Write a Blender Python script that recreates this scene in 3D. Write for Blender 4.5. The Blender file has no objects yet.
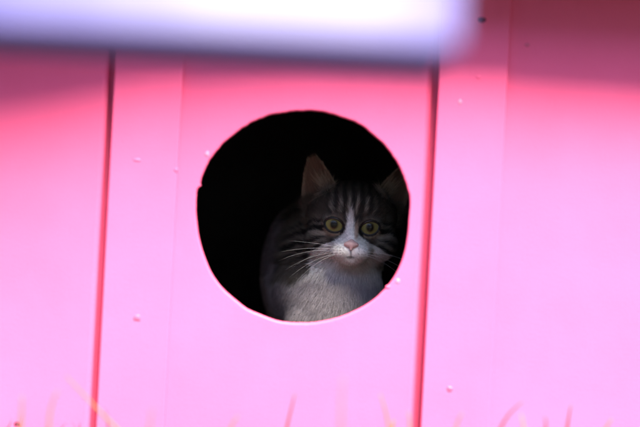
import bpy, bmesh, math, random
import numpy as np
from mathutils import Vector, Matrix

scene = bpy.context.scene
C = scene.collection
rng = np.random.default_rng(7)
random.seed(7)

# ------------------------------------------------------------------ camera
CAM_Y, CAM_Z = -3.0, 0.25
LENS, SENSOR = 180.0, 36.0
ROLL = math.radians(3.0)
EYE_Y = 0.115                                   # the kitten's eyes stand this far behind the wall's face
cam = bpy.data.cameras.new('camera')
cam.lens, cam.sensor_width = LENS, SENSOR
cam.clip_start, cam.clip_end = 0.05, 2000
cam.dof.use_dof = True
cam.dof.focus_distance = EYE_Y - CAM_Y - 0.012
cam.dof.aperture_fstop = 2.0
camo = bpy.data.objects.new('camera', cam)
C.objects.link(camo)
R_ = Vector((math.cos(ROLL), 0, math.sin(ROLL)))
U_ = Vector((-math.sin(ROLL), 0, math.cos(ROLL)))
B_ = Vector((0, -1, 0))
m = Matrix(((R_.x, U_.x, B_.x, 0), (R_.y, U_.y, B_.y, CAM_Y), (R_.z, U_.z, B_.z, CAM_Z), (0, 0, 0, 1)))
camo.matrix_world = m
scene.camera = camo


def at(px, py, Y):
    """the place, at depth Y, that the photograph (640 x 427) shows at a pixel"""
    k = SENSOR / LENS * (Y - CAM_Y) / 640.0
    v = R_ * ((px - 320) * k) + U_ * ((213.5 - py) * k)
    return Vector((v.x, Y, CAM_Z + v.z))


# ------------------------------------------------------------------ daylight
SUN_EL, SUN_AZ = math.radians(57), math.radians(25)     # azimuth to the right of straight out from the wall
world = bpy.data.worlds.new('World')
scene.world = world
world.use_nodes = True
wn = world.node_tree.nodes
wl = world.node_tree.links
bg = wn['Background']
sky = wn.new('ShaderNodeTexSky')
sky.sky_type = 'NISHITA'
sky.sun_disc = False
sky.sun_elevation = SUN_EL
sky.sun_rotation = math.pi - SUN_AZ
sky.dust_density = 0.9
sky.air_density = 0.6
wl.new(sky.outputs['Color'], bg.inputs['Color'])
bg.inputs['Strength'].default_value = 0.05
sun = bpy.data.lights.new('sun', 'SUN')
sun.energy = 1.5
sun.angle = math.radians(30)
sun.color = (1.0, 0.96, 0.80)
suno = bpy.data.objects.new('sun', sun)
C.objects.link(suno)
sd = Vector((math.sin(SUN_AZ) * math.cos(SUN_EL), -math.cos(SUN_AZ) * math.cos(SUN_EL), math.sin(SUN_EL)))
suno.rotation_euler = sd.to_track_quat('Z', 'Y').to_euler()
suno.location = sd * 5
vs = scene.view_settings
vs.view_transform = 'Standard'
vs.look = 'None'
vs.exposure = 4.08
vs.gamma = 1.0
vs.use_curve_mapping = False
cy = scene.cycles
cy.use_denoising = True
cy.max_bounces = 10
cy.diffuse_bounces = 6
cy.transparent_max_bounces = 12
cy.use_adaptive_sampling = False
cy.sample_clamp_indirect = 10


# ------------------------------------------------------------------ materials
def new_mat(name):
    mt = bpy.data.materials.new(name)
    mt.use_nodes = True
    nt = mt.node_tree
    return mt, nt, nt.nodes['Principled BSDF']


def noise(nt, scale, detail=4, rough=0.55, vec=None, stretch=None):
    n = nt.nodes.new('ShaderNodeTexNoise')
    n.inputs['Scale'].default_value = scale
    n.inputs['Detail'].default_value = detail
    n.inputs['Roughness'].default_value = rough
    tc = nt.nodes.new('ShaderNodeTexCoord')
    src = tc.outputs['Object']
    if stretch:
        mp = nt.nodes.new('ShaderNodeMapping')
        mp.inputs['Scale'].default_value = stretch
        nt.links.new(src, mp.inputs['Vector'])
        src = mp.outputs['Vector']
    nt.links.new(src, n.inputs['Vector'])
    return n


def ramp(nt, src, stops):
    r = nt.nodes.new('ShaderNodeValToRGB')
    els = r.color_ramp.elements
    while len(els) < len(stops):
        els.new(0.5)
    for e, (p, c) in zip(els, stops):
        e.position = p
        e.color = (*c, 1)
    nt.links.new(src, r.inputs['Fac'])
    return r


def bump(nt, bsdf, src, strength, dist):
    b = nt.nodes.new('ShaderNodeBump')
    b.inputs['Strength'].default_value = strength
    b.inputs['Distance'].default_value = dist
    nt.links.new(src, b.inputs['Height'])
    nt.links.new(b.outputs['Normal'], bsdf.inputs['Normal'])
    return b


def painted(name, c0, c1, rough=0.42, grain=0.14):
    mt, nt, p = new_mat(name)
    n = noise(nt, 9, 6, 0.6)
    r = ramp(nt, n.outputs['Fac'], [(0.3, c0), (0.7, c1)])
    nt.links.new(r.outputs['Color'], p.inputs['Base Color'])
    p.inputs['Roughness'].default_value = rough
    p.inputs['Specular IOR Level'].default_value = 0.22
    g = noise(nt, 60, 5, 0.65, stretch=(1, 1, 0.18))
    o = noise(nt, 420, 2, 0.5)
    mx = nt.nodes.new('ShaderNodeMath')
    mx.operation = 'ADD'
    nt.links.new(g.outputs['Fac'], mx.inputs[0])
    nt.links.new(o.outputs['Fac'], mx.inputs[1])
    bump(nt, p, mx.outputs[0], grain, 0.0012)
    return mt


def plain(name, c, rough=0.6, var=0.25, scale=40):
    mt, nt, p = new_mat(name)
    n = noise(nt, scale, 4)
    r = ramp(nt, n.outputs['Fac'], [(0.3, tuple(v * (1 - var) for v in c)), (0.7, tuple(min(1, v * (1 + var)) for v in c))])
    nt.links.new(r.outputs['Color'], p.inputs['Base Color'])
    p.inputs['Roughness'].default_value = rough
    return mt


M = {}
M['pink'] = painted('pink_paint', (0.72, 0.092, 0.208), (0.76, 0.102, 0.23))
# lavender paint; bright core and dim ends are light painted into the colour
mt, nt, p = new_mat('lavender_painted_falloff')
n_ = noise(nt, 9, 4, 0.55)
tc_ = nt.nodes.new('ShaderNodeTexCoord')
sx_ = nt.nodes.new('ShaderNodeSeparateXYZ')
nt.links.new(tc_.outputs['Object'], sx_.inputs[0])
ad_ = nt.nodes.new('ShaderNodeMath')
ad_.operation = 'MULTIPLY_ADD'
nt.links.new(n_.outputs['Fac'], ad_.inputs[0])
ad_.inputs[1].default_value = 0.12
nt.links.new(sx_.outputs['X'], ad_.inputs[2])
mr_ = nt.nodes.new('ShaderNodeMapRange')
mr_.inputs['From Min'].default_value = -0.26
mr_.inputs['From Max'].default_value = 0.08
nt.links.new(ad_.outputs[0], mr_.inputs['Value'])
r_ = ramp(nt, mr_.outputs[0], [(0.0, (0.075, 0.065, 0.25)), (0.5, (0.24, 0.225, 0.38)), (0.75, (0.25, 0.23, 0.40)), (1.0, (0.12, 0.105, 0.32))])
mz_ = nt.nodes.new('ShaderNodeMapRange')               # shade of the lower edge and underside, painted in as violet
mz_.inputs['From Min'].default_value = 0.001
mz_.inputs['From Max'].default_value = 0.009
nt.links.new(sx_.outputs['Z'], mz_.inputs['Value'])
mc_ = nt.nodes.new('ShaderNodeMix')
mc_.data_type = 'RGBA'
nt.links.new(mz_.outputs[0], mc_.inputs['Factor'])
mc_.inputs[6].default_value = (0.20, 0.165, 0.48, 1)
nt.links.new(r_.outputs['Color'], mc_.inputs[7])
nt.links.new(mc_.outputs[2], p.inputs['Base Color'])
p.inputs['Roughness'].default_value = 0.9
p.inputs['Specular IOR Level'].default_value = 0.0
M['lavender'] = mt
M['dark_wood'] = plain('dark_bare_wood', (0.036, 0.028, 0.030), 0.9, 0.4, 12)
M['roof'] = plain('roof_felt', (0.05, 0.045, 0.05), 0.9, 0.3, 30)
M['nail'] = plain('rusty_nail', (0.11, 0.022, 0.05), 1.0, 0.3, 300)
M['nail'].node_tree.nodes['Principled BSDF'].inputs['Specular IOR Level'].default_value = 0.0
M['pinknail'] = plain('painted_nail', (0.55, 0.07, 0.16), 0.4, 0.1, 300)
M['chip'] = plain('pale_primer', (0.68, 0.16, 0.28), 0.5, 0.1, 200)
M['ground'] = plain('soil', (0.035, 0.03, 0.02), 0.95, 0.5, 6)


# ------------------------------------------------------------------ object helpers
def mesh_obj(name, bm, mat, parent=None, smooth=False):
    me = bpy.data.meshes.new(name)
    bm.normal_update()
    bm.to_mesh(me)
    bm.free()
    if smooth:
        for p in me.polygons:
            p.use_smooth = True
    me.materials.append(mat)
    o = bpy.data.objects.new(name, me)
    C.objects.link(o)
    if parent:
        o.parent = parent
    return o


def empty(name, loc, label, cat, group=None):
    o = bpy.data.objects.new(name, None)
    o.empty_display_size = 0.05
    o.location = loc
    C.objects.link(o)
    o['label'] = label
    o['category'] = cat
    if group:
        o['group'] = group
    return o


def add_box(bm, x0, x1, y0, y1, z0, z1, bev=0.0, seg=2):
    r = bmesh.ops.create_cube(bm, size=1)
    vsn = r['verts']
    for v in vsn:
        v.co = Vector((x0 if v.co.x < 0 else x1, y0 if v.co.y < 0 else y1, z0 if v.co.z < 0 else z1))
    if bev:
        es = list({e for v in vsn for e in v.link_edges})
        bmesh.ops.bevel(bm, geom=es, offset=bev, segments=seg, profile=0.5, affect='EDGES')


def box(name, ext, mat, parent, bev=0.0, seg=2):
    bm = bmesh.new()
    add_box(bm, *ext, bev, seg)
    return mesh_obj(name, bm, mat, parent)


def tube(bm, pts, radii, n=6):
    pts = [Vector(p) for p in pts]
    rings = []
    for i, p in enumerate(pts):
        d = (pts[min(i + 1, len(pts) - 1)] - pts[max(i - 1, 0)]).normalized()
        a = d.cross(Vector((0.13, 0.92, 0.31))).normalized()
        b = d.cross(a)
        rings.append([bm.verts.new(p + (a * math.cos(t) + b * math.sin(t)) * radii[i])
                      for t in [2 * math.pi * k / n for k in range(n)]])
    for r0, r1 in zip(rings, rings[1:]):
        for k in range(n):
            bm.faces.new((r0[k], r0[(k + 1) % n], r1[(k + 1) % n], r1[k]))
    bm.faces.new(rings[0][::-1])
    bm.faces.new(rings[-1])


def bez(p0, p1, p2, n):
    p0, p1, p2 = Vector(p0), Vector(p1), Vector(p2)
    return [p0 * (1 - t) ** 2 + p1 * 2 * t * (1 - t) + p2 * t * t for t in [i / n for i in range(n + 1)]]


# ------------------------------------------------------------------ ground
bm = bmesh.new()
bmesh.ops.create_grid(bm, x_segments=2, y_segments=2, size=600)
g = mesh_obj('ground', bm, M['ground'])
g['kind'] = 'structure'

# ------------------------------------------------------------------ cat house
HX0, HX1 = -0.72, 0.75
Z0, ZT = 0.02, 0.4712
house = empty('cat_house', (0, 0, 0), 'pink painted wooden cat house with vertical battens and a rough round entrance hole', 'cat house')
W = 0.064                                        # batten width
# batten left edges, as the photo shows them on the wall's face, then on at the same pitch
xl, xr = at(106.5, 235, 0).x, at(430.5, 235, 0).x
pitch = xr - xl
edges = [xl - 2 * pitch + pitch, xl, xr, xr + pitch]
PROUD = 0.0075                                    # battens stand out from the boards
GAP = 0.0055
TH = 0.012


def panel(x0, x1, hole=None):
    """one board of the wall, its right edge eased where it meets the groove"""
    bm = bmesh.new()
    if hole is None:
        add_box(bm, x0, x1, 0.0, TH, Z0, ZT, 0.006, 5)
        return mesh_obj('wall_panel', bm, M['pink'], house)
    # front and back sheets with the hole, then the cut edge between them
    n = len(hole)
    cx = sum(p[0] for p in hole) / n
    cz = sum(p[1] for p in hole) / n
    e = 0.006

    def outer(ins):
        out = []
        for (hx, hz) in hole:
            dx, dz = hx - cx, hz - cz
            t = min(((x1 - ins - cx) / dx) if dx > 1e-9 else ((x0 + ins - cx) / dx) if dx < -1e-9 else 1e9,
                    ((ZT - ins - cz) / dz) if dz > 1e-9 else ((Z0 + ins - cz) / dz) if dz < -1e-9 else 1e9)
            out.append((cx + dx * t, cz + dz * t))
        # snap nearest to the four corners
        for X in (x0 + ins, x1 - ins):
            for Zc in (Z0 + ins, ZT - ins):
                k = min(range(n), key=lambda i: (out[i][0] - X) ** 2 + (out[i][1] - Zc) ** 2)
                out[k] = (X, Zc)
        return out
    prof = []
    o0, o1 = outer(e), outer(0.0)
    prof.append([(x, TH, z) for x, z in o1])
    prof.append([(x, e, z) for x, z in o1])
    prof.append([((a[0] * .3 + b[0] * .7), e * 0.3, (a[1] * .3 + b[1] * .7)) for a, b in zip(o1, o0)])
    prof.append([(x, 0, z) for x, z in o0])

    def sc(k, y):
        return [(cx + (x - cx) * k, y, cz + (z - cz) * k) for x, z in hole]
    prof.append([(a[0] * .45 + b[0] * .55, 0.0, a[1] * .45 + b[1] * .55) for a, b in zip(o0, [(cx + (x - cx) * 1.035, cz + (z - cz) * 1.035) for x, z in hole])])
    prof.append(sc(1.014, 0.0))
    prof.append(sc(1.005, 0.0003))
    prof.append(sc(1.001, 0.0009))
    prof.append(sc(1.0, 0.0018))
    prof.append(sc(0.997, TH * 0.6))
    prof.append(sc(1.0, TH))
    prof.append(prof[0])
    rings = []
    for ring in prof[:-1]:
        rings.append([bm.verts.new(p) for p in ring])
    rings.append(rings[0])
    for a, b in zip(rings, rings[1:]):
        for k in range(n):
            f = bm.faces.new((a[k], a[(k + 1) % n], b[(k + 1) % n], b[k]))
    bmesh.ops.recalc_face_normals(bm, faces=bm.faces)
    o = mesh_obj('wall_panel', bm, M['pink'], house, smooth=False)
    for p in o.data.polygons:
        if abs(p.normal.y) < 0.98:
            p.use_smooth = True
    return o


# outline of the hole read off the photo (hand cut, so not a true circle)
HP = [(410, 200), (409, 218), (407.5, 236), (403.5, 256), (396, 274), (386, 288), (373, 300.5), (357, 310), (342, 316.5), (328, 320.5), (312, 323),
      (294, 323), (279, 321.5), (263, 316), (247, 309), (234, 299), (222, 288), (212, 274.5), (205.5, 260), (200, 243), (197, 226), (195.6, 208),
      (196.5, 193), (198.0, 188.5), (200.6, 186), (200.2, 182), (203, 173), (209, 161), (217, 150), (229, 138), (242, 128), (256, 120), (272, 114.5),
      (290, 111.5), (307, 110.6), (326, 112.4), (343, 117), (358, 123.5), (371, 132.5), (383, 143.5), (393, 156), (401, 170), (406.5, 185)]
HW = [at(x, y, 0.0) for x, y in HP]
hp = [(p.x, p.z) for p in HW]
# densify with Catmull-Rom and a little roughness of the cut
dense = []
n = len(hp)
for i in range(n):
    p0, p1, p2, p3 = (Vector(hp[(i + k) % n]) for k in (-1, 0, 1, 2))
    for s in range(5):
        t = s / 5
        q = 0.5 * ((2 * p1) + (p2 - p0) * t + (2 * p0 - 5 * p1 + 4 * p2 - p3) * t * t + (3 * p1 - p0 - 3 * p2 + p3) * t ** 3)
        q = q * (1 + 0.0014 * random.uniform(-1, 1))
        dense.append((q.x, q.y))

for i, x in enumerate(edges):
    bm = bmesh.new()
    add_box(bm, x, x + W, -PROUD, TH - 0.001, Z0 + 0.001, ZT - 0.001, 0.0014, 3)
    b = mesh_obj('batten', bm, M['pink'], house)
    x1 = (edges[i + 1] if i + 1 < len(edges) else HX1 + GAP) - GAP
    if x + W + 0.001 < x1:
        panel(x + W - 0.010, x1, dense if i == 1 else None)
panel(HX0, edges[0] - GAP)
# backing strips that close the grooves
for x in edges:
    box('backing_strip', (x - 0.0085, x + 0.012, TH + 0.0015, TH + 0.0160, Z0, ZT), M['pink'], house)
DEP = 0.62
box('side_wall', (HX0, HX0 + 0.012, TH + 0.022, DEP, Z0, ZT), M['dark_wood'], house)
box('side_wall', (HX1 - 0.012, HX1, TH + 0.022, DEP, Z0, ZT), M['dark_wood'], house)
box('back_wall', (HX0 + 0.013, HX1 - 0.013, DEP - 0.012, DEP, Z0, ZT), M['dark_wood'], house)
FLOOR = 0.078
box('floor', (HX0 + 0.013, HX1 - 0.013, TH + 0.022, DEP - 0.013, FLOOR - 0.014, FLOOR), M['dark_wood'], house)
# dark lining of the front wall's inside, round the hole
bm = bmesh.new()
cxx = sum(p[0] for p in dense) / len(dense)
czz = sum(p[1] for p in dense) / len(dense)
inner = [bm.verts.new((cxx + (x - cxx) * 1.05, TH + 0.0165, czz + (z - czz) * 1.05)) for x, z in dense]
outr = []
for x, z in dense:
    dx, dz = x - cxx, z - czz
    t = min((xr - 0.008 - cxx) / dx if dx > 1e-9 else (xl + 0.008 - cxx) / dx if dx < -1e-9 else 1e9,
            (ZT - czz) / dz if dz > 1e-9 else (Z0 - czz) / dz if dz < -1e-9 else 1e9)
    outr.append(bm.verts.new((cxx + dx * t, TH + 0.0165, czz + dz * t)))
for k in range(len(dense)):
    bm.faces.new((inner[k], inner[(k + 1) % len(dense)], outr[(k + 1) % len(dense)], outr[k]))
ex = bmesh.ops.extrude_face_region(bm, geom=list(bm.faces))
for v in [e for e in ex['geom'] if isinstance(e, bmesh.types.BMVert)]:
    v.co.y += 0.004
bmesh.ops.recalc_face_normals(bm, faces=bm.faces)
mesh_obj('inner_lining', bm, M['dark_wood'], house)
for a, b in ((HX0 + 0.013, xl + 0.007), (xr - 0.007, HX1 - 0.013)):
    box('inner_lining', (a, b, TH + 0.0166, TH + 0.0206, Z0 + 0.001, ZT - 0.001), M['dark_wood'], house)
# roof, its eave just above the picture
OV = 0.08
bm = bmesh.new()
eave = [(HX0 - 0.06, -0.165), (-0.30, -0.138), (-0.215, -0.12), (-0.15, -0.104), (0.0, -OV - 0.006), (0.2, -OV), (HX1 + 0.06, -OV - 0.012)]         # made-up deeper eave on the left, shaped to shade that side
out_ = eave + [(HX1 + 0.06, DEP + 0.05), (HX0 - 0.06, DEP + 0.05)]
lo_ = [bm.verts.new((a_, b_, ZT + 0.0005)) for a_, b_ in out_]
hi_ = [bm.verts.new((a_, b_, ZT + 0.02)) for a_, b_ in out_]
bm.faces.new(lo_[::-1])
bm.faces.new(hi_)
for k in range(len(out_)):
    bm.faces.new((lo_[k], lo_[(k + 1) % len(out_)], hi_[(k + 1) % len(out_)], hi_[k]))
bmesh.ops.recalc_face_normals(bm, faces=bm.faces)
mesh_obj('roof', bm, M['roof'], house)
for x in (HX0 + 0.02, HX0 + 0.19):
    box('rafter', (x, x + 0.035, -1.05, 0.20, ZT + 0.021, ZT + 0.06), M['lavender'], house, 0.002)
# the pale board across the front, far out from the wall
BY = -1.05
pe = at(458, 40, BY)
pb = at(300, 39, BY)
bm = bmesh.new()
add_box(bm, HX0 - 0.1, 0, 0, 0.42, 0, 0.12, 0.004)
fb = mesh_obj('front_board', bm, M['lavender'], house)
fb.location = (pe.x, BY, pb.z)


# nails and paint blobs
def blob(name, px, py, y, r, h, mat, parent, flat=1.0):
    p = at(px, py, y)
    bm = bmesh.new()
    bmesh.ops.create_uvsphere(bm, u_segments=14, v_segments=10, radius=1)
    for v in bm.verts:
        w = 1 + 0.16 * math.sin(v.co.x * 3 + px) + 0.12 * math.sin(v.co.z * 4 + py)
        v.co = Vector((v.co.x * r * w, v.co.y * h, v.co.z * r * flat * w))
    o = mesh_obj(name, bm, mat, parent, True)
    o.location = p
    return o


for px, py, r, mt in ((482, 20, 0.0032, 'nail'), (450, 389, 0.0026, 'pinknail'), (137, 318, 0.0030, 'pinknail'), (527, 45, 0.0022, 'pinknail'), (17, 424, .0025, 'nail')):
    blob('nail_head', px, py, -PROUD if px not in (527, 17) else 0.0, r, 0.0007, M[mt], house)
for px, py, r, fl, mt in ((207, 154, 0.0026, 1.2, 'chip'), (176, 170, 0.0025, 1.0, 'pink'), (460, 102, 0.0026, 1.1, 'chip'), (478, 77, 0.0034, 0.6, 'pink'),
                          (398, 281, 0.0030, 0.8, 'chip'), (388, 287, 0.0026, 0.8, 'pink'), (137, 160, 0.004, 0.5, 'pink')):
    inpan = px in (207, 398, 388, 412)
    blob('paint_blob', px, py, 0.0 if inpan else -PROUD, r * 0.8, 0.0006, M[mt], house, fl)

# ------------------------------------------------------------------ kitten
eye_mid = at(352, 226, EYE_Y)
kit = empty('kitten', (eye_mid.x, EYE_Y + 0.06, FLOOR), 'grey tabby and white kitten with yellow green eyes peering out of the round hole', 'kitten')
KO = Vector((eye_mid.x, EYE_Y, eye_mid.z))          # the millimetre frame below starts between the eyes
FL = -(eye_mid.z - FLOOR) * 1000                    # floor in that frame


class SDF:
    def __init__(s, P):
        s.P = P

    def ell(s, c, r, rz=0.0):
        q = s.P - np.array(c, np.float32)
        if rz:
            ca, sa = math.cos(rz), math.sin(rz)
            q = np.stack([q[..., 0] * ca + q[..., 1] * sa, -q[..., 0] * sa + q[..., 1] * ca, q[..., 2]], -1)
        r = np.array(r, np.float32)
        k0 = np.linalg.norm(q / r, axis=-1)
        k1 = np.linalg.norm(q / (r * r), axis=-1) + 1e-9
        return k0 * (k0 - 1) / k1

    def cap(s, a, b, ra, rb):
        a = np.array(a, np.float32)
        b = np.array(b, np.float32)
        ab = b - a
        t = np.clip(((s.P - a) @ ab) / (ab @ ab), 0, 1)
        return np.linalg.norm(s.P - a - t[..., None] * ab, axis=-1) - (ra + (rb - ra) * t)


def smin(a, b, k):
    h = np.clip(0.5 + 0.5 * (b - a) / k, 0, 1)
    return b + (a - b) * h - k * h * (1 - h)


def smax(a, b, k):
    return -smin(-a, -b, k)


EYES = ((-17.6, 6.0, 0.6), (17.6, 6.0, -0.4))
ER = 10.6
AX, AZ = 9.0, 7.5                                   # half width and half height of the lid opening


def eye_ap(x, z, e):
    """<1 inside the almond lid opening"""
    s = -1 if e[0] < 0 else 1
    u, v = (x - e[0]) * s, z - e[2]
    a = math.radians(14)
    u, v = u * math.cos(a) + v * math.sin(a), -u * math.sin(a) + v * math.cos(a)
    return np.sqrt((np.abs(u) / (AX * np.where(u < 0, 1.06, 1.0))) ** 2.0 + (np.abs(v) / (AZ * np.where(v > 0, 0.84, 1.0) * (1 - 0.10 * (u / AX) ** 2))) ** 2.0)


# ears: base centre, tip, half width, cup depth
EARS = ((np.array((-30.5, 34.0, 22.0)), np.array((-42.5, 30.0, 68.0)), 18.3, 9.0, -0.30),
        (np.array((33.5, 34.0, 20.0)), np.array((50.0, 32.0, 62.0)), 17.0, 9.0, 0.38))


def ear_coords(P, e):
    b, t, hw, cup, turn = e
    ax = (t - b)
    L = np.linalg.norm(ax)
    ax = ax / L
    side = np.array((math.cos(turn), math.sin(turn), 0.0))
    side = side - ax * (side @ ax)
    side /= np.linalg.norm(side)
    nrm = np.cross(side, ax)                        # points to the back of the head or front
    if nrm[1] < 0:
        nrm = -nrm
    q = P - b
    return q @ ax / L, q @ side, q @ nrm, L


def ear_width(u, hw):
    uu = np.clip(u, -0.6, 1)
    return hw * (np.clip(1 - uu, 0, 1) ** 0.55) * (1.0 + 0.10 * np.sin(np.clip(uu, 0, 1) * 4.3)) + 1.6


def kitten_sdf(P):
    S = SDF(P)
    x, z = P[..., 0], P[..., 2]
    d = S.ell((0, 34, 8), (41, 39, 33))
    d = smin(d, S.ell((0, 26, 18), (30, 30, 20)), 8)
    for s in (-1, 1):
        d = smin(d, S.ell((s * 24, 22, -16), (19, 20, 16)), 10)
        d = smin(d, S.ell((s * 8.0, -9, -25), (10.5, 11, 8.2)), 5)
    d = smin(d, S.cap((0, 6, 8), (0, -13, -15), 10, 5.6), 7)
    d = smin(d, S.ell((0, 3, -20), (20, 14, 13)), 8)
    d = smin(d, S.ell((0, -3, -32.0), (10, 9, 6)), 8)
    for e in EYES:
        d = smin(d, S.ell((e[0], e[1] + 0.5, e[2]), (ER + 2.2,) * 3), 4)
    for e in EARS:
        u, v, w, L = ear_coords(P, e)
        hw = ear_width(u, e[2])
        rel = np.clip(v / (hw + 1e-6), -1.2, 1.2)
        mid = e[3] * (1 - rel ** 2) * np.clip(1 - u * 0.55, 0, 1.3)
        th = 1.5 + 1.3 * np.clip(0.5 - u, 0, 1)
        de = smax(np.abs(v) - hw, np.abs(w - mid) * 0.8 - th, 1.5)
        de = smax(de, -(u + 0.35) * L, 2)
        de = smax(de, (u - 1.0) * L, 3)
        d = smin(d, de, 3.5)
    for e in EYES:
        ap = (eye_ap(x, z, e) - 1) * AZ
        cut = smax(ap, P[..., 1] - e[1], 0.5)
        d = smax(d, -cut, 0.8)
    # mouth
    d = smax(d, -S.cap((0, -21.5, -23), (0, -20.0, -29.5), 0.7, 0.8), 1.0)
    # neck, chest, forelegs, hunched back, haunch, tail
    b = S.cap((0, 42, -14), (-12, 58, -62), 34, 40)
    b = smin(b, S.ell((-12, 46, -82), (42, 37, 46)), 16)
    b = smin(b, S.ell((-39, 112, -48), (47, 74, 74), 0.05), 22)
    b = smin(b, S.ell((-28, 165, -88), (46, 54, 62)), 22)
    for c_ in ((-44, 124, -104), (8, 150, -104)):
        b = smin(b, S.ell(c_, (24, 44, 40)), 14)
    for sx in (-34, 8):
        b = smin(b, S.cap((sx, 38, -95), (sx - 1, 26, FL + 10), 19, 10.5), 10)
        b = smin(b, S.ell((sx - 1, 16, FL + 8), (12.5, 18, 9)), 6)
    for sx, sy in ((-50, 90), (22, 104)):
        b = smin(b, S.ell((sx, sy, FL + 9), (13, 30, 10)), 8)
    b = smin(b, S.cap((-40, 210, FL + 16), (-70, 184, FL + 11), 13, 11), 10)
    b = smin(b, S.cap((-70, 184, FL + 11), (-74, 116, FL + 9), 11, 8), 5)
    d = smin(d, b, 11)
    d = np.maximum(d, FL + 0.3 - z)
    return d


def surface_nets(f, lo, hi, h):
    ax = [np.arange(lo[i], hi[i] + h, h, dtype=np.float32) for i in range(3)]
    nx, ny, nz = map(len, ax)
    D = np.empty((nx, ny, nz), np.float32)
    for i0 in range(0, nx, 16):
        xs = ax[0][i0:i0 + 16]
        P = np.stack(np.meshgrid(xs, ax[1], ax[2], indexing='ij'), -1).astype(np.float32)
        D[i0:i0 + 16] = f(P)
    ins = D < 0
    cs = np.zeros((nx - 1, ny - 1, nz - 1), np.int8)
    for i in (0, 1):
        for j in (0, 1):
            for k in (0, 1):
                cs += ins[i:nx - 1 + i, j:ny - 1 + j, k:nz - 1 + k]
    act = (cs > 0) & (cs < 8)
    I = np.argwhere(act)
    idx = -np.ones(act.shape, np.int64)
    idx[act] = np.arange(len(I))
    acc = np.zeros((len(I), 3))
    cnt = np.zeros(len(I))
    corners = [(i, j, k) for i in (0, 1) for j in (0, 1) for k in (0, 1)]
    for a in corners:
        for axs in range(3):
            if a[axs] == 0:
                b = list(a)
                b[axs] = 1
                da = D[I[:, 0] + a[0], I[:, 1] + a[1], I[:, 2] + a[2]]
                db = D[I[:, 0] + b[0], I[:, 1] + b[1], I[:, 2] + b[2]]
                m_ = (da < 0) != (db < 0)
                t = np.where(m_, da / np.where(m_, da - db, 1), 0)
                p = I + np.array(a, float)
                p[:, axs] += t
                acc[m_] += p[m_]
                cnt[m_] += 1
    V = acc / cnt[:, None] * h + np.array([a[0] for a in ax])
    F = []
    for axs in range(3):
        o1, o2 = [(1, 2), (2, 0), (0, 1)][axs]
        sl0 = [slice(None)] * 3
        sl1 = [slice(None)] * 3
        sl0[axs] = slice(0, -1)
        sl1[axs] = slice(1, None)
        ch = ins[tuple(sl0)] != ins[tuple(sl1)]
        E = np.argwhere(ch)
        ok = (E[:, o1] > 0) & (E[:, o2] > 0) & (E[:, o1] < D.shape[o1] - 1) & (E[:, o2] < D.shape[o2] - 1)
        E = E[ok]
        u1 = np.zeros(3, int)
        u1[o1] = 1
        u2 = np.zeros(3, int)
        u2[o2] = 1
        q = [idx[tuple((E - a_ * u1 - b_ * u2).T)] for a_, b_ in ((0, 0), (1, 0), (1, 1), (0, 1))]
        q = np.stack(q, 1)
        flip = ~ins[tuple(E.T)]
        q[flip] = q[flip][:, ::-1]
        F.append(q)
    return V, np.concatenate(F)


V, F = surface_nets(kitten_sdf, (-140, -40, FL - 4), (84, 234, 82), 1.5)


# a two-step smoothing keeps the voxel grid from showing
def gradient_normals(P):
    e = 0.8
    out = []
    for k in range(3):
        o = np.zeros(3, np.float32)
        o[k] = e
        out.append(kitten_sdf((P + o).astype(np.float32)) - kitten_sdf((P - o).astype(np.float32)))
    N = np.stack(out, -1)
    return N / (np.linalg.norm(N, axis=1, keepdims=True) + 1e-9)


def sstep(a, b, x):
    t = np.clip((x - a) / (b - a), 0, 1)
    return t * t * (3 - 2 * t)


def mixc(c, col, w):
    return c * (1 - w[:, None]) + np.array(col) * w[:, None]


def wob(P, s, ph):
    return (np.sin(P[:, 0] * s + ph) * np.cos(P[:, 2] * s * 1.2 + ph * 1.7) + np.sin(P[:, 1] * s * .9 + P[:, 2] * s * .6 + ph * 2.3)) * 0.5


WHITE = (0.80, 0.76, 0.71)
TAB = (0.088, 0.072, 0.057)
DARK = (0.012, 0.011, 0.010)
TAN = (0.30, 0.23, 0.16)


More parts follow.
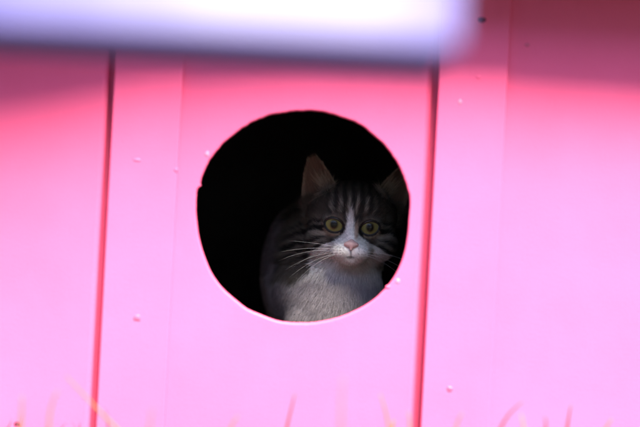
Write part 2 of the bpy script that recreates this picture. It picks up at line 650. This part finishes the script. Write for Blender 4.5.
def coat(P):
    """coat colour of the fur at points of the body"""
    x, y, z = P[:, 0], P[:, 1], P[:, 2]
    n = len(P)
    w1 = wob(P, 0.23, 1.0)
    w2 = wob(P, 0.6, 4.0)
    c = np.tile(np.array(TAB), (n, 1))
    # body stripes
    st = np.sin(y * 0.17 + z * 0.10 + w1 * 1.6)
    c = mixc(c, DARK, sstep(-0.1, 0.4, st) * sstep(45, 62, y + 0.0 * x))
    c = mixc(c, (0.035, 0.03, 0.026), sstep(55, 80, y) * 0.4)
    # head stripes running up from the brows
    head = sstep(66, 52, y) * sstep(-44, -30, z)
    xs = x + w1 * 1.2
    fs = np.cos(xs * 2 * math.pi / 7.6) * sstep(6, 13, z + np.abs(x) * -0.10)
    c = mixc(c, (0.02, 0.017, 0.015), 0.85 * head * sstep(-0.35, 0.3, fs + 0.7 * w2) * sstep(26, 20, np.abs(x)))
    c = mixc(c, (0.36, 0.32, 0.27), 0.95 * head * sstep(0.55, 0.9, -fs + 0.3 * w2) * sstep(22, 16, np.abs(x)) * sstep(30, 20, z))
    # cheek stripes
    ck_l = sstep(20, 26, np.abs(x)) * sstep(12, 4, z) * head
    c = mixc(c, (0.19, 0.165, 0.135), ck_l * 0.8)
    ck = np.sin((z + 0.45 * np.abs(x) + w1 * 1.5) * 2 * math.pi / 8.2 + 0.6)
    c = mixc(c, DARK, head * sstep(-0.25, 0.25, ck) * sstep(22, 27, np.abs(x)) * sstep(9, 2, z))
    # pale rings round the eyes, dark inner corners
    for e in EYES:
        s = -1 if e[0] < 0 else 1
        ap = eye_ap(x, z, e)
        ring = sstep(1.6, 1.3, ap) * sstep(20, 8, y) * (0.35 + 0.65 * sstep(1, -5, z - e[2]))
        c = mixc(c, TAN, ring * 0.6)
        c = mixc(c, DARK, sstep(1.26, 1.14, ap) * sstep(14, 6, y))
        u, v = (x - e[0]) * s, z - e[2]
        tear = np.sqrt(((u + 9.2 + 0.25 * (v + 7)) / 2.4) ** 2 + ((v + 7.5) / 6.0) ** 2)
        c = mixc(c, DARK, sstep(1.25, 0.8, tear) * sstep(14, 4, y))
        out_ = np.sqrt(((u - 13.0) / 5.0) ** 2 + ((v + 3.2 + 0.3 * (u - 13)) / 1.8) ** 2)
        c = mixc(c, DARK, sstep(1.3, 0.8, out_) * head)
        pal = np.sqrt(((u - 13.0) / 6.5) ** 2 + ((v + 9.5) / 2.6) ** 2)
        c = mixc(c, (0.38, 0.33, 0.27), sstep(1.3, 0.7, pal) * head * 0.8)
    # blaze, muzzle and bib
    zz = z + w2 * 0.8
    bw = np.interp(zz, [-26, -20, -16, -11, -6, 0, 8, 15, 20], [36, 27, 16.5, 10, 5.6, 3.7, 2.2, 0.9, -1.5])
    bx = x + np.interp(z, [-16, 0, 20], [0, 1.6, 1.6])
    wm = sstep(1.6, -1.2, np.abs(bx) - bw - w2 * 0.8) * sstep(36, 28, y)
    lowh = sstep(-22, -27, zz) * sstep(62, 48, y + np.abs(x) * 0.4) * sstep(38, 29, np.abs(x) + w1 * 3)
    wm = np.maximum(wm, lowh)
    # chest and belly white, saddle dark
    edge = np.interp(x, [-110, -75, -60, -45, -25, 30, 60], [-54, -54, -54, -48, -34, -34, -44])
    ch = sstep(4, -6, z - edge + w1 * 5) * sstep(170, 130, y)
    wm = np.maximum(wm, np.where(z < -27, ch, 0))
    wm = np.maximum(wm, sstep(-92, -104, z + w1 * 5))
    w3 = wob(P, 1.3, 7.0) + 0.6 * wob(P, 2.6, 2.0)
    mott = (0.80 + 0.20 * np.clip(w3 + 0.4, -1, 1))[:, None]
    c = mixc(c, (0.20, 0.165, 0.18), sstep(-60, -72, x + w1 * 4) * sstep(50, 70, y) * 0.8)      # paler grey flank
    c = c * (1 - wm[:, None]) + np.array(WHITE) * mott * wm[:, None]
    c = mixc(c, (0.33, 0.285, 0.305), wm * sstep(-40, -52, z))  # white bib dimmed to mauve: shade and pink bounce painted in
    c = mixc(c, (0.19, 0.155, 0.17), wm * sstep(-46, -60, x + w1 * 4) * sstep(-36, -46, z) * 0.85)  # white side fur greyed: the chest's shade put into the coat colour
    # a pinkish brown patch over the nose
    c = mixc(c, (0.45, 0.30, 0.22), sstep(1.2, 0.5, np.sqrt(((x - 4.2) / 2.4) ** 2 + ((z + 5) / 9) ** 2)) * 0.8 * sstep(20, 8, y))
    # ears
    for e in EARS:
        u, v, w, L = ear_coords(P, e)
        hw = ear_width(u, e[2])
        on = sstep(0.06, 0.20, u) * (np.abs(v) < hw + 3) * (np.abs(w) < 16)
        mid = e[3] * (1 - np.clip(v / hw, -1, 1) ** 2) * np.clip(1 - u * 0.55, 0, 1.3)
        front = w < mid
        c = mixc(c, (0.05, 0.042, 0.034), on)
        inn = on * front * sstep(1.0, 0.7, np.abs(v) / hw)
        c = mixc(c, (0.13, 0.085, 0.062), inn * (0.55 + 0.45 * np.sin(v * 1.1 + u * 3) ** 2))
        c = mixc(c, (0.28, 0.22, 0.165), on * sstep(0.75, 0.95, np.abs(v) / hw) * front)
    for s in (-1, 1):
        for q_ in range(9):
            ax_, az_ = s * (7.5 + (q_ % 3) * 2.7), -21.8 - (q_ // 3) * 2.5 + (q_ % 3) * 0.3
            c = mixc(c, (0.10, 0.08, 0.07), 0.75 * sstep(0.75, 0.35, np.hypot(x - ax_, z - az_)) * (y < 0))
    # mouth: a short dark slit under the split lip
    sl = np.sqrt((x / 4.6) ** 2 + ((z + 30.4 - 0.05 * x * x * 0.25) / 0.95) ** 2)
    c = mixc(c, (0.04, 0.025, 0.022), 0.85 * sstep(1.35, 0.6, sl) * (y < 0))
    c = mixc(c, (0.10, 0.06, 0.05), 0.7 * sstep(1.0, 0.4, np.abs(x)) * sstep(-31, -29.5, z) * sstep(-21.5, -23, z) * (y < -10))
    return np.clip(c, 0.004, 1)


me = bpy.data.meshes.new('body')
me.from_pydata((V * 0.001).tolist(), [], F.tolist())
me.update()
for p in me.polygons:
    p.use_smooth = True
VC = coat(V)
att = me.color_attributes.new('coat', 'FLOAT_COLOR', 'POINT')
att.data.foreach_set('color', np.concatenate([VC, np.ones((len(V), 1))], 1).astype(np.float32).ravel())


def attr_mat(name, rough, sheen=0.0, gain=1.0):
    mt, nt, p = new_mat(name)
    a = nt.nodes.new('ShaderNodeAttribute')
    a.attribute_name = 'coat'
    nt.links.new(a.outputs['Color'], p.inputs['Base Color'])
    p.inputs['Roughness'].default_value = rough
    p.inputs['Specular IOR Level'].default_value = 0.25
    return mt


me.materials.append(attr_mat('kitten_skin', 0.8))
body = bpy.data.objects.new('body', me)
C.objects.link(body)
body.parent = kit
OFF = KO - kit.location
body.location = OFF

# ---- fur
T = np.concatenate([F[:, [0, 1, 2]], F[:, [0, 2, 3]]])
A, B, Cc = V[T[:, 0]], V[T[:, 1]], V[T[:, 2]]
ar = 0.5 * np.linalg.norm(np.cross(B - A, Cc - A), axis=1)
cen = (A + B + Cc) / 3
dens = np.where((cen[:, 1] < 62) & (cen[:, 2] > -50), 2.6, np.where(cen[:, 1] < 70, 1.6, 0.8))
wgt = ar * dens
NF = 150000
pick = rng.choice(len(T), NF, p=wgt / wgt.sum())
r1, r2 = rng.random(NF), rng.random(NF)
s1 = np.sqrt(r1)
RP = A[pick] * (1 - s1)[:, None] + B[pick] * (s1 * (1 - r2))[:, None] + Cc[pick] * (s1 * r2)[:, None]
RN = gradient_normals(RP)
x, y, z = RP.T
keep = z > FL + 3
for e in EYES:
    keep &= ~((eye_ap(x, z, e) < 1.13) & (y < e[1] + 6))
keep &= ~((np.abs(x) < 6.8 + 0.0 * z) & (z < -15.5) & (z > -23.5) & (y < -15))       # the nose leather
RP, RN = RP[keep], RN[keep]
x, y, z = RP.T
# length
Ln = np.full(len(RP), 9.0)
dn = np.linalg.norm(RP - np.array((0, -20, -20)), axis=1)
headm = (y < 66) & (z > -46)
Ln = np.where(headm, np.interp(dn, [0, 10, 22, 45, 70], [1.0, 1.8, 3.6, 8.0, 10.0]), Ln)
for e in EYES:
    Ln = np.where(headm & (eye_ap(x, z, e) < 1.7), np.minimum(Ln, 2.0), Ln)
Ln = np.where((z < -44) & (y < 75), 14.0, Ln)
isear = np.zeros(len(RP), bool)
earin = np.zeros(len(RP), bool)
for e in EARS:
    u, v, w, L = ear_coords(RP, e)
    hw = ear_width(u, e[2])
    mid = e[3] * (1 - np.clip(v / hw, -1, 1) ** 2) * np.clip(1 - u * 0.55, 0, 1.3)
    on = (u > 0.10) & (np.abs(w) < 16) & (np.abs(v) < hw + 3)
    isear |= on
    earin |= on & (w < mid) & (np.abs(v) < hw * 0.8)
Ln = np.where(isear, 3.6, Ln)
Ln = np.where(earin, 2.0, Ln)
uE = np.where(x < 0, ear_coords(RP, EARS[0])[0], ear_coords(RP, EARS[1])[0])
vE = np.where(x < 0, ear_coords(RP, EARS[0])[1], -ear_coords(RP, EARS[1])[1])
tuft = earin & (uE < 0.42) & (vE > -2) & (rng.random(len(RP)) < 0.5)
Ln = np.where(tuft, 15.0, Ln)
Ln *= rng.uniform(0.6, 1.2, len(RP))
# flow
fl = np.where(headm[:, None], RP - np.array((0, -34, -16)), np.array((-0.25, 0.75, -0.6)))
fl = np.where(((z < -40) & (y < 75))[:, None], np.stack([x * 0.006 - 0.1, np.full_like(x, .1), np.full_like(x, -1.0)], 1), fl)
fl = np.where(isear[:, None], np.stack([np.sign(x) * 0.3, np.full_like(x, 0.1), np.ones_like(x)], 1), fl)
fl = np.where(tuft[:, None], np.stack([np.sign(x) * 0.75, np.full_like(x, -.2), np.full_like(x, .9)], 1), fl)
fl = fl / (np.linalg.norm(fl, axis=1, keepdims=True) + 1e-9)
fl = fl + rng.normal(0, 0.2, fl.shape) + 0.10 * np.stack([wob(RP, .17, 2), wob(RP, .21, 5), wob(RP, .19, 8)], 1)
tg = fl - RN * np.sum(fl * RN, 1, keepdims=True)
tg /= np.linalg.norm(tg, axis=1, keepdims=True) + 1e-9
lift = np.where(headm, 0.42, 0.5)[:, None]
lift = np.where(isear[:, None], 0.25, lift)
K = 4
pts = np.empty((len(RP), K, 3))
for k in range(K):
    t = k / (K - 1)
    dirv = tg * (t * (0.75 + 0.25 * t)) + RN * (lift * t * (1.25 - 0.55 * t))
    pts[:, k] = RP - RN * 0.3 + dirv * Ln[:, None]
# clumping: tips lean together in little locks
cell = np.where(headm, 3.0, 5.5)[:, None]
key = np.floor((RP + 1.6 * np.stack([wob(RP, .5, 1), wob(RP, .5, 3), wob(RP, .5, 6)], 1)) / cell).astype(np.int64)
kid = (((key[:, 0] + 500) * 2000 + key[:, 1] + 500) * 2000 + key[:, 2] + 500) * 2 + headm.astype(np.int64)
_, inv = np.unique(kid, return_inverse=True)
inv = inv.ravel()
nc = inv.max() + 1
cnt_ = np.bincount(inv, minlength=nc)
for k in range(1, K):
    mean = np.stack([np.bincount(inv, pts[:, k, a_], nc) / cnt_ for a_ in range(3)], 1)[inv]
    wcl = (0.55 * (k / (K - 1)) ** 1.3 * rng.uniform(0.3, 1.0, len(RP)) * (dn > 16) * ~isear)[:, None]
    pts[:, k] = pts[:, k] * (1 - wcl) + mean * wcl
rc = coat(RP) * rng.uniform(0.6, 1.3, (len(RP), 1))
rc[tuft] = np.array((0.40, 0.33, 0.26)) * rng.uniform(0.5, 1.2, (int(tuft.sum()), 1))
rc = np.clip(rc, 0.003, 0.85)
hc = bpy.data.hair_curves.new('fur')
hc.add_curves([K] * len(RP))
hc.attributes['position'].data.foreach_set('vector', (pts * 0.001).astype(np.float32).ravel())
ra = hc.attributes.get('radius') or hc.attributes.new('radius', 'FLOAT', 'POINT')
rad = np.tile(np.array([0.00011, 0.0001, 0.00007, 0.00002]), (len(RP), 1)) * np.where(headm, 1.0, 1.15)[:, None]
ra.data.foreach_set('value', rad.astype(np.float32).ravel())
ca = hc.attributes.new('coat', 'FLOAT_COLOR', 'CURVE')
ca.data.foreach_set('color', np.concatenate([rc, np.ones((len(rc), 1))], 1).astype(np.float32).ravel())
hc.materials.append(attr_mat('kitten_fur', 0.55))
fur = bpy.data.objects.new('fur', hc)
C.objects.link(fur)
fur.parent = kit
fur.location = OFF

# ---- eyes
mt, nt, p = new_mat('cat_eye')
tc = nt.nodes.new('ShaderNodeTexCoord')
sp = nt.nodes.new('ShaderNodeSeparateXYZ')
nt.links.new(tc.outputs['Object'], sp.inputs[0])


def math_node(op, a, b=None):
    nd = nt.nodes.new('ShaderNodeMath')
    nd.operation = op
    for i, v_ in enumerate((a, b)):
        if v_ is None:
            continue
        if isinstance(v_, (int, float)):
            nd.inputs[i].default_value = v_
        else:
            nt.links.new(v_, nd.inputs[i])
    return nd.outputs[0]


X_, Z_ = sp.outputs['X'], sp.outputs['Z']
rad_ = math_node('SQRT', math_node('ADD', math_node('POWER', X_, 2), math_node('POWER', Z_, 2)))
pup = math_node('SQRT', math_node('ADD', math_node('POWER', math_node('DIVIDE', X_, 0.0039), 2), math_node('POWER', math_node('DIVIDE', Z_, 0.0046), 2)))
fn = noise(nt, 900, 3)
rn = math_node('ADD', math_node('DIVIDE', rad_, 0.0106), math_node('MULTIPLY', math_node('SUBTRACT', fn.outputs['Fac'], 0.5), 0.25))
iris = ramp(nt, rn, [(0.2, (0.13, 0.105, 0.034)), (0.5, (0.19, 0.165, 0.055)), (0.74, (0.255, 0.235, 0.08)), (0.93, (0.02, 0.018, 0.01))])
pm = nt.nodes.new('ShaderNodeMapRange')
pm.inputs['From Min'].default_value = 0.72
pm.inputs['From Max'].default_value = 1.22
nt.links.new(pup, pm.inputs['Value'])
mx = nt.nodes.new('ShaderNodeMix')
mx.data_type = 'RGBA'
nt.links.new(pm.outputs[0], mx.inputs['Factor'])
mx.inputs[6].default_value = (0.006, 0.005, 0.003, 1)
nt.links.new(iris.outputs['Color'], mx.inputs[7])
nt.links.new(mx.outputs[2], p.inputs['Base Color'])
p.inputs['Roughness'].default_value = 0.5
p.inputs['Specular IOR Level'].default_value = 0.1
p.inputs['Coat Weight'].default_value = 0.3
p.inputs['Coat Roughness'].default_value = 0.03
M['eye'] = mt
M['rim'] = plain('eyelid_skin', (0.014, 0.011, 0.010), 0.4, 0.2, 300)
for e in EYES:
    bm = bmesh.new()
    bmesh.ops.create_uvsphere(bm, u_segments=40, v_segments=28, radius=ER * 0.001)
    o = mesh_obj('eye', bm, M['eye'], kit, True)
    o.location = OFF + Vector(e) * 0.001
    # lid margin
    bm = bmesh.new()
    s = -1 if e[0] < 0 else 1
    a = math.radians(14)
    ring = []
    nR = 40
    for k in range(nR):
        t = 2 * math.pi * k / nR
        u, v = AX * 0.97 * math.cos(t), AZ * 0.97 * math.sin(t)
        v *= (1 - 0.10 * (u / AX) ** 2) * (0.84 if v > 0 else 1.0)
        u *= 1.06 if u < 0 else 1.0
        uu, vv = u * math.cos(a) - v * math.sin(a), u * math.sin(a) + v * math.cos(a)
        yy = -math.sqrt(max(0.5, (ER + 0.7) ** 2 - u * u - v * v))
        ring.append(Vector((uu * s, yy, vv)) * 0.001)
    rv = []
    for k in range(nR):
        d_ = (ring[(k + 1) % nR] - ring[k - 1]).normalized()
        nn = ring[k].normalized()
        bb = d_.cross(nn)
        rv.append([bm.verts.new(ring[k] + (nn * math.cos(q) + bb * math.sin(q)) * (0.00055 + 0.0007 * max(0.0, math.sin(2 * math.pi * k / nR)))) for q in [2 * math.pi * j / 6 for j in range(6)]])
    for k in range(nR):
        for j in range(6):
            bm.faces.new((rv[k][j], rv[k][(j + 1) % 6], rv[(k + 1) % nR][(j + 1) % 6], rv[(k + 1) % nR][j]))
    bmesh.ops.recalc_face_normals(bm, faces=bm.faces)
    mesh_obj('eyelid', bm, M['rim'], o, True)

# ---- nose leather
mt, nt, p = new_mat('nose_leather')
nn_ = noise(nt, 700, 3)
rr_ = ramp(nt, nn_.outputs['Fac'], [(0.3, (0.55, 0.33, 0.30)), (0.7, (0.66, 0.43, 0.40))])
nt.links.new(rr_.outputs['Color'], p.inputs['Base Color'])
p.inputs['Roughness'].default_value = 0.45
bump(nt, p, nn_.outputs['Fac'], 0.3, 0.0005)
M['nose'] = mt


def nose_sdf(P):
    S = SDF(P)
    d = S.ell((0, -18.0, -17.8), (7.3, 4.6, 3.4))
    d = smin(d, S.cap((0, -19.6, -18), (0, -20.6, -22.4), 2.6, 1.1), 2.2)
    d = smin(d, S.cap((0, -16.5, -15.5), (0, -10, -9), 3.2, 2.0), 2.0)
    for s in (-1, 1):
        d = smax(d, -S.cap((s * 3.0, -23.2, -20.2), (s * 6.0, -19.8, -19.2), 0.85, 0.6), 0.6)
    return d


Vn, Fn = surface_nets(nose_sdf, (-8, -26, -26), (8, -4, -5), 0.4)
nme = bpy.data.meshes.new('nose')
nme.from_pydata((Vn * 0.001).tolist(), [], Fn.tolist())
for p_ in nme.polygons:
    p_.use_smooth = True
nme.materials.append(M['nose'])
no = bpy.data.objects.new('nose', nme)
C.objects.link(no)
no.parent = kit
no.location = OFF

# ---- whiskers
M['whisker'] = plain('whisker', (0.8, 0.78, 0.75), 0.35, 0.05, 100)
WK = []
for s in (-1, 1):
    for k, (z0, ex, ez, dr) in enumerate(((-21.5, 50, 4, 6), (-23.5, 58, -6, 8), (-24.5, 55, -13, 9), (-26, 52, -20, 8), (-27.5, 46, -26, 6), (-28.5, 38, -30, 4), (-25.5, 44, -17, 12), (-22.5, 40, -1, 5))):
        x0 = 10.5 + (k % 3) * 2.0
        WK.append(((s * x0, -17.5 + (k % 3) * 1.2, z0), (s * (x0 + ex * 0.5), -22 + k, z0 + ez * 0.25 + dr * 0.5), (s * (x0 + ex), -10 + 2 * k, z0 + ez)))
WK = [w_ for i, w_ in enumerate(WK) if i < 7 or i in (10, 11, 12)]
for a, b, c in WK:
    bm = bmesh.new()
    pts_ = [q * 0.001 for q in bez(a, b, c, 10)]
    tube(bm, pts_, [0.000105 * (1 - 0.8 * i / 10) for i in range(11)], 5)
    o = mesh_obj('whisker', bm, M['whisker'], kit, True)
    o.location = OFF

# ------------------------------------------------------------------ leafy blockers, added out of view to cut low sky light
mt = plain('blocker_leaf', (0.045, 0.065, 0.022), 0.6, 0.5, 3)
bm = bmesh.new()
HG = random.Random(5)
for i in range(9000):
    c_ = Vector((HG.uniform(-9, 9), -9 - HG.uniform(0, 1.4), HG.uniform(0.02, 1) ** 0.8 * 4.3))
    c_.z *= 1 + 0.10 * math.sin(c_.x * 1.3) + 0.06 * math.sin(c_.x * 4.3)
    a_ = Vector((HG.gauss(0, 1), HG.gauss(0, 1), HG.gauss(0, 1))).normalized()
    b_ = a_.cross(Vector((HG.gauss(0, 1), HG.gauss(0, 1), HG.gauss(0, 1)))).normalized()
    L_ = HG.uniform(0.10, 0.24)
    bm.faces.new([bm.verts.new(c_ + v_) for v_ in (a_ * L_, b_ * L_ * 0.5, a_ * -L_, b_ * L_ * -0.5)])
sky_blocker = empty('sky_blocker', (0, -9.7, 0), 'added leafy sky blocker, unseen behind the camera', 'sky_blocker')
fo = mesh_obj('foliage', bm, mt, sky_blocker)
fo.location = (0, 9.7, 0)
bark = plain('blocker_bark', (0.08, 0.06, 0.045), 0.9, 0.3, 20)
for i in range(12):
    x_ = -8.6 + i * 1.56 + HG.uniform(-.2, .2)
    bm = bmesh.new()
    tube(bm, [(x_, 0, 0), (x_ + .05, 0.05, 1.2), (x_ - .04, 0, 2.6)], [0.05, 0.035, 0.012], 7)
    mesh_obj('stem', bm, bark, sky_blocker)

# two more unseen blockers, added at the sides against low sky light
for sx_, lab_ in ((-1, 'added leafy sky blocker, unseen on the left'), (1, 'added leafy sky blocker, unseen on the right')):
    h2 = sky_blocker.copy()
    C.objects.link(h2)
    h2.location = (sx_ * 9.6, -1.0, 0)
    h2.rotation_euler = (0, 0, sx_ * math.pi / 2)
    h2['label'] = lab_
    for ch_ in sky_blocker.children:
        c2_ = ch_.copy()
        C.objects.link(c2_)
        c2_.parent = h2
for h_ in [o_ for o_ in C.objects if o_.name.split('.')[0] == 'sky_blocker']:
    h_['group'] = 'added unseen sky blockers'

# ------------------------------------------------------------------ grass and dry stems
mt, nt, p = new_mat('grass')
a = nt.nodes.new('ShaderNodeAttribute')
a.attribute_name = 'tone'
rr = ramp(nt, a.outputs['Fac'], [(0.0, (0.03, 0.048, 0.014)), (0.6, (0.05, 0.06, 0.02)), (1.0, (0.13, 0.095, 0.045))])
nt.links.new(rr.outputs['Color'], p.inputs['Base Color'])
p.inputs['Roughness'].default_value = 0.6
NB = 9000
gv, gf, gt = [], [], []
for i in range(NB):
    bx, by = random.uniform(-1.3, 1.3), -0.015 - random.random() ** 1.3 * 2.2
    h = random.uniform(0.018, 0.05) * (1.0 + 0.35 * (random.random() < 0.05))
    ang = random.uniform(0, 2 * math.pi)
    lx, ly = math.cos(ang) * h * random.uniform(.1, .7), math.sin(ang) * h * random.uniform(.1, .7)
    if by + ly > -0.006:
        ly = -abs(ly)
    wv = Vector((-math.sin(ang), math.cos(ang), 0)) * random.uniform(0.0009, 0.0018)
    base = Vector((bx, by, 0))
    b0 = len(gv)
    for t in (0, .4, .75):
        c_ = base + Vector((lx * t * t, ly * t * t, h * t))
        gv += [c_ - wv * (1 - t * .6), c_ + wv * (1 - t * .6)]
    gv.append(base + Vector((lx, ly, h)))
    gf += [(b0, b0 + 1, b0 + 3, b0 + 2), (b0 + 2, b0 + 3, b0 + 5, b0 + 4), (b0 + 4, b0 + 5, b0 + 6)]
    gt += [random.random()] * 7
gme = bpy.data.meshes.new('grass')
gme.from_pydata(gv, [], gf)
ta = gme.attributes.new('tone', 'FLOAT', 'POINT')
ta.data.foreach_set('value', gt)
gme.materials.append(mt)
go = bpy.data.objects.new('grass', gme)
C.objects.link(go)
go['kind'] = 'stuff'

M['straw'] = plain('dry_straw', (0.20, 0.10, 0.03), 0.6, 0.25, 90)
M['redstem'] = plain('reddish_stem', (0.09, 0.025, 0.015), 0.6, 0.25, 90)
M['greenstem'] = plain('green_stem', (0.16, 0.17, 0.05), 0.6, 0.25, 90)
STEMS = [
    ((285, 436), (290, 412), (295, 394), -0.10, 0.0013, 'redstem', 'upright reddish dry stem rising below the round hole'),
    ((498, 436), (504, 414), (523, 402), -0.12, 0.0013, 'redstem', 'reddish stem bending right at the foot of the right panel'),
    ((390, 436), (387, 412), (380, 394), -0.13, 0.0012, 'straw', 'thin straw stem leaning left just left of the right groove'),
    ((566, 436), (568, 420), (571, 405), -0.09, 0.0014, 'redstem', 'short upright reddish stem at the right panel near its far end'),
    ((124, 436), (96, 408), (66, 376), -0.16, 0.0013, 'straw', 'long pale straw stem slanting across the left groove'),
    ((49, 436), (48, 405), (58, 391), -0.20, 0.0013, 'straw', 'faint straw stem with a nodding tip on the left panel'),
    ((20, 436), (22, 415), (22, 396), -0.20, 0.0014, 'straw', 'faint upright straw stem nearest the left edge'),
    ((341, 436), (341, 405), (343, 376), -0.30, 0.0010, 'straw', 'tall very faint straw stem right of the reddish one'),
    ((454, 436), (456, 424), (462, 413), -0.14, 0.0012, 'straw', 'short straw stem right of the right groove, below the nail of the batten'),
    ((524, 436), (524, 424), (521, 414), -0.15, 0.0012, 'greenstem', 'short greenish stem beside the bent reddish one'),
    ((148, 436), (151, 420), (152, 408), -0.25, 0.0010, 'straw', 'short faint straw stem on the left batten'),
    ((409, 436), (411, 424), (408, 412), -0.13, 0.0013, 'straw', 'short straw stem at the foot of the right groove, on its left'),
    ((545, 436), (547, 425), (545, 417), -0.12, 0.0014, 'redstem', 'small reddish stub between two taller reddish stems'),
    ((602, 436), (606, 426), (612, 419), -0.11, 0.0014, 'straw', 'small straw stub nearest the right edge'),
    ((228, 436), (231, 424), (238, 416), -0.15, 0.0012, 'straw', 'faint short straw stem below the left side of the hole'),
    ((391, 436), (392, 428), (394, 420), -0.10, 0.0020, 'straw', 'thick short straw stub left of the right groove'),
]
for p0, p1, p2, Y, r, mk, lab in STEMS:
    a_, b_, c_ = at(*p0, Y), at(*p1, Y), at(*p2, Y)
    root = Vector((a_.x + (a_.x - b_.x) * 0.3, Y, 0.0))
    bm = bmesh.new()
    pts_ = bez(root, root.lerp(a_, 0.5) + Vector((0.001, 0.002, 0)), a_, 3)[:-1] + bez(a_, b_, c_, 7)
    pts_ = [q - root for q in pts_]
    nP = len(pts_)
    tube(bm, pts_, [1.4 * r * (1 - 0.75 * i / (nP - 1)) for i in range(nP)], 6)
    o = mesh_obj('grass_stem', bm, M[mk], None, True)
    o.location = root
    o['label'] = lab
    o['category'] = 'grass stem'
    o['group'] = 'dry stems in front of the wall'
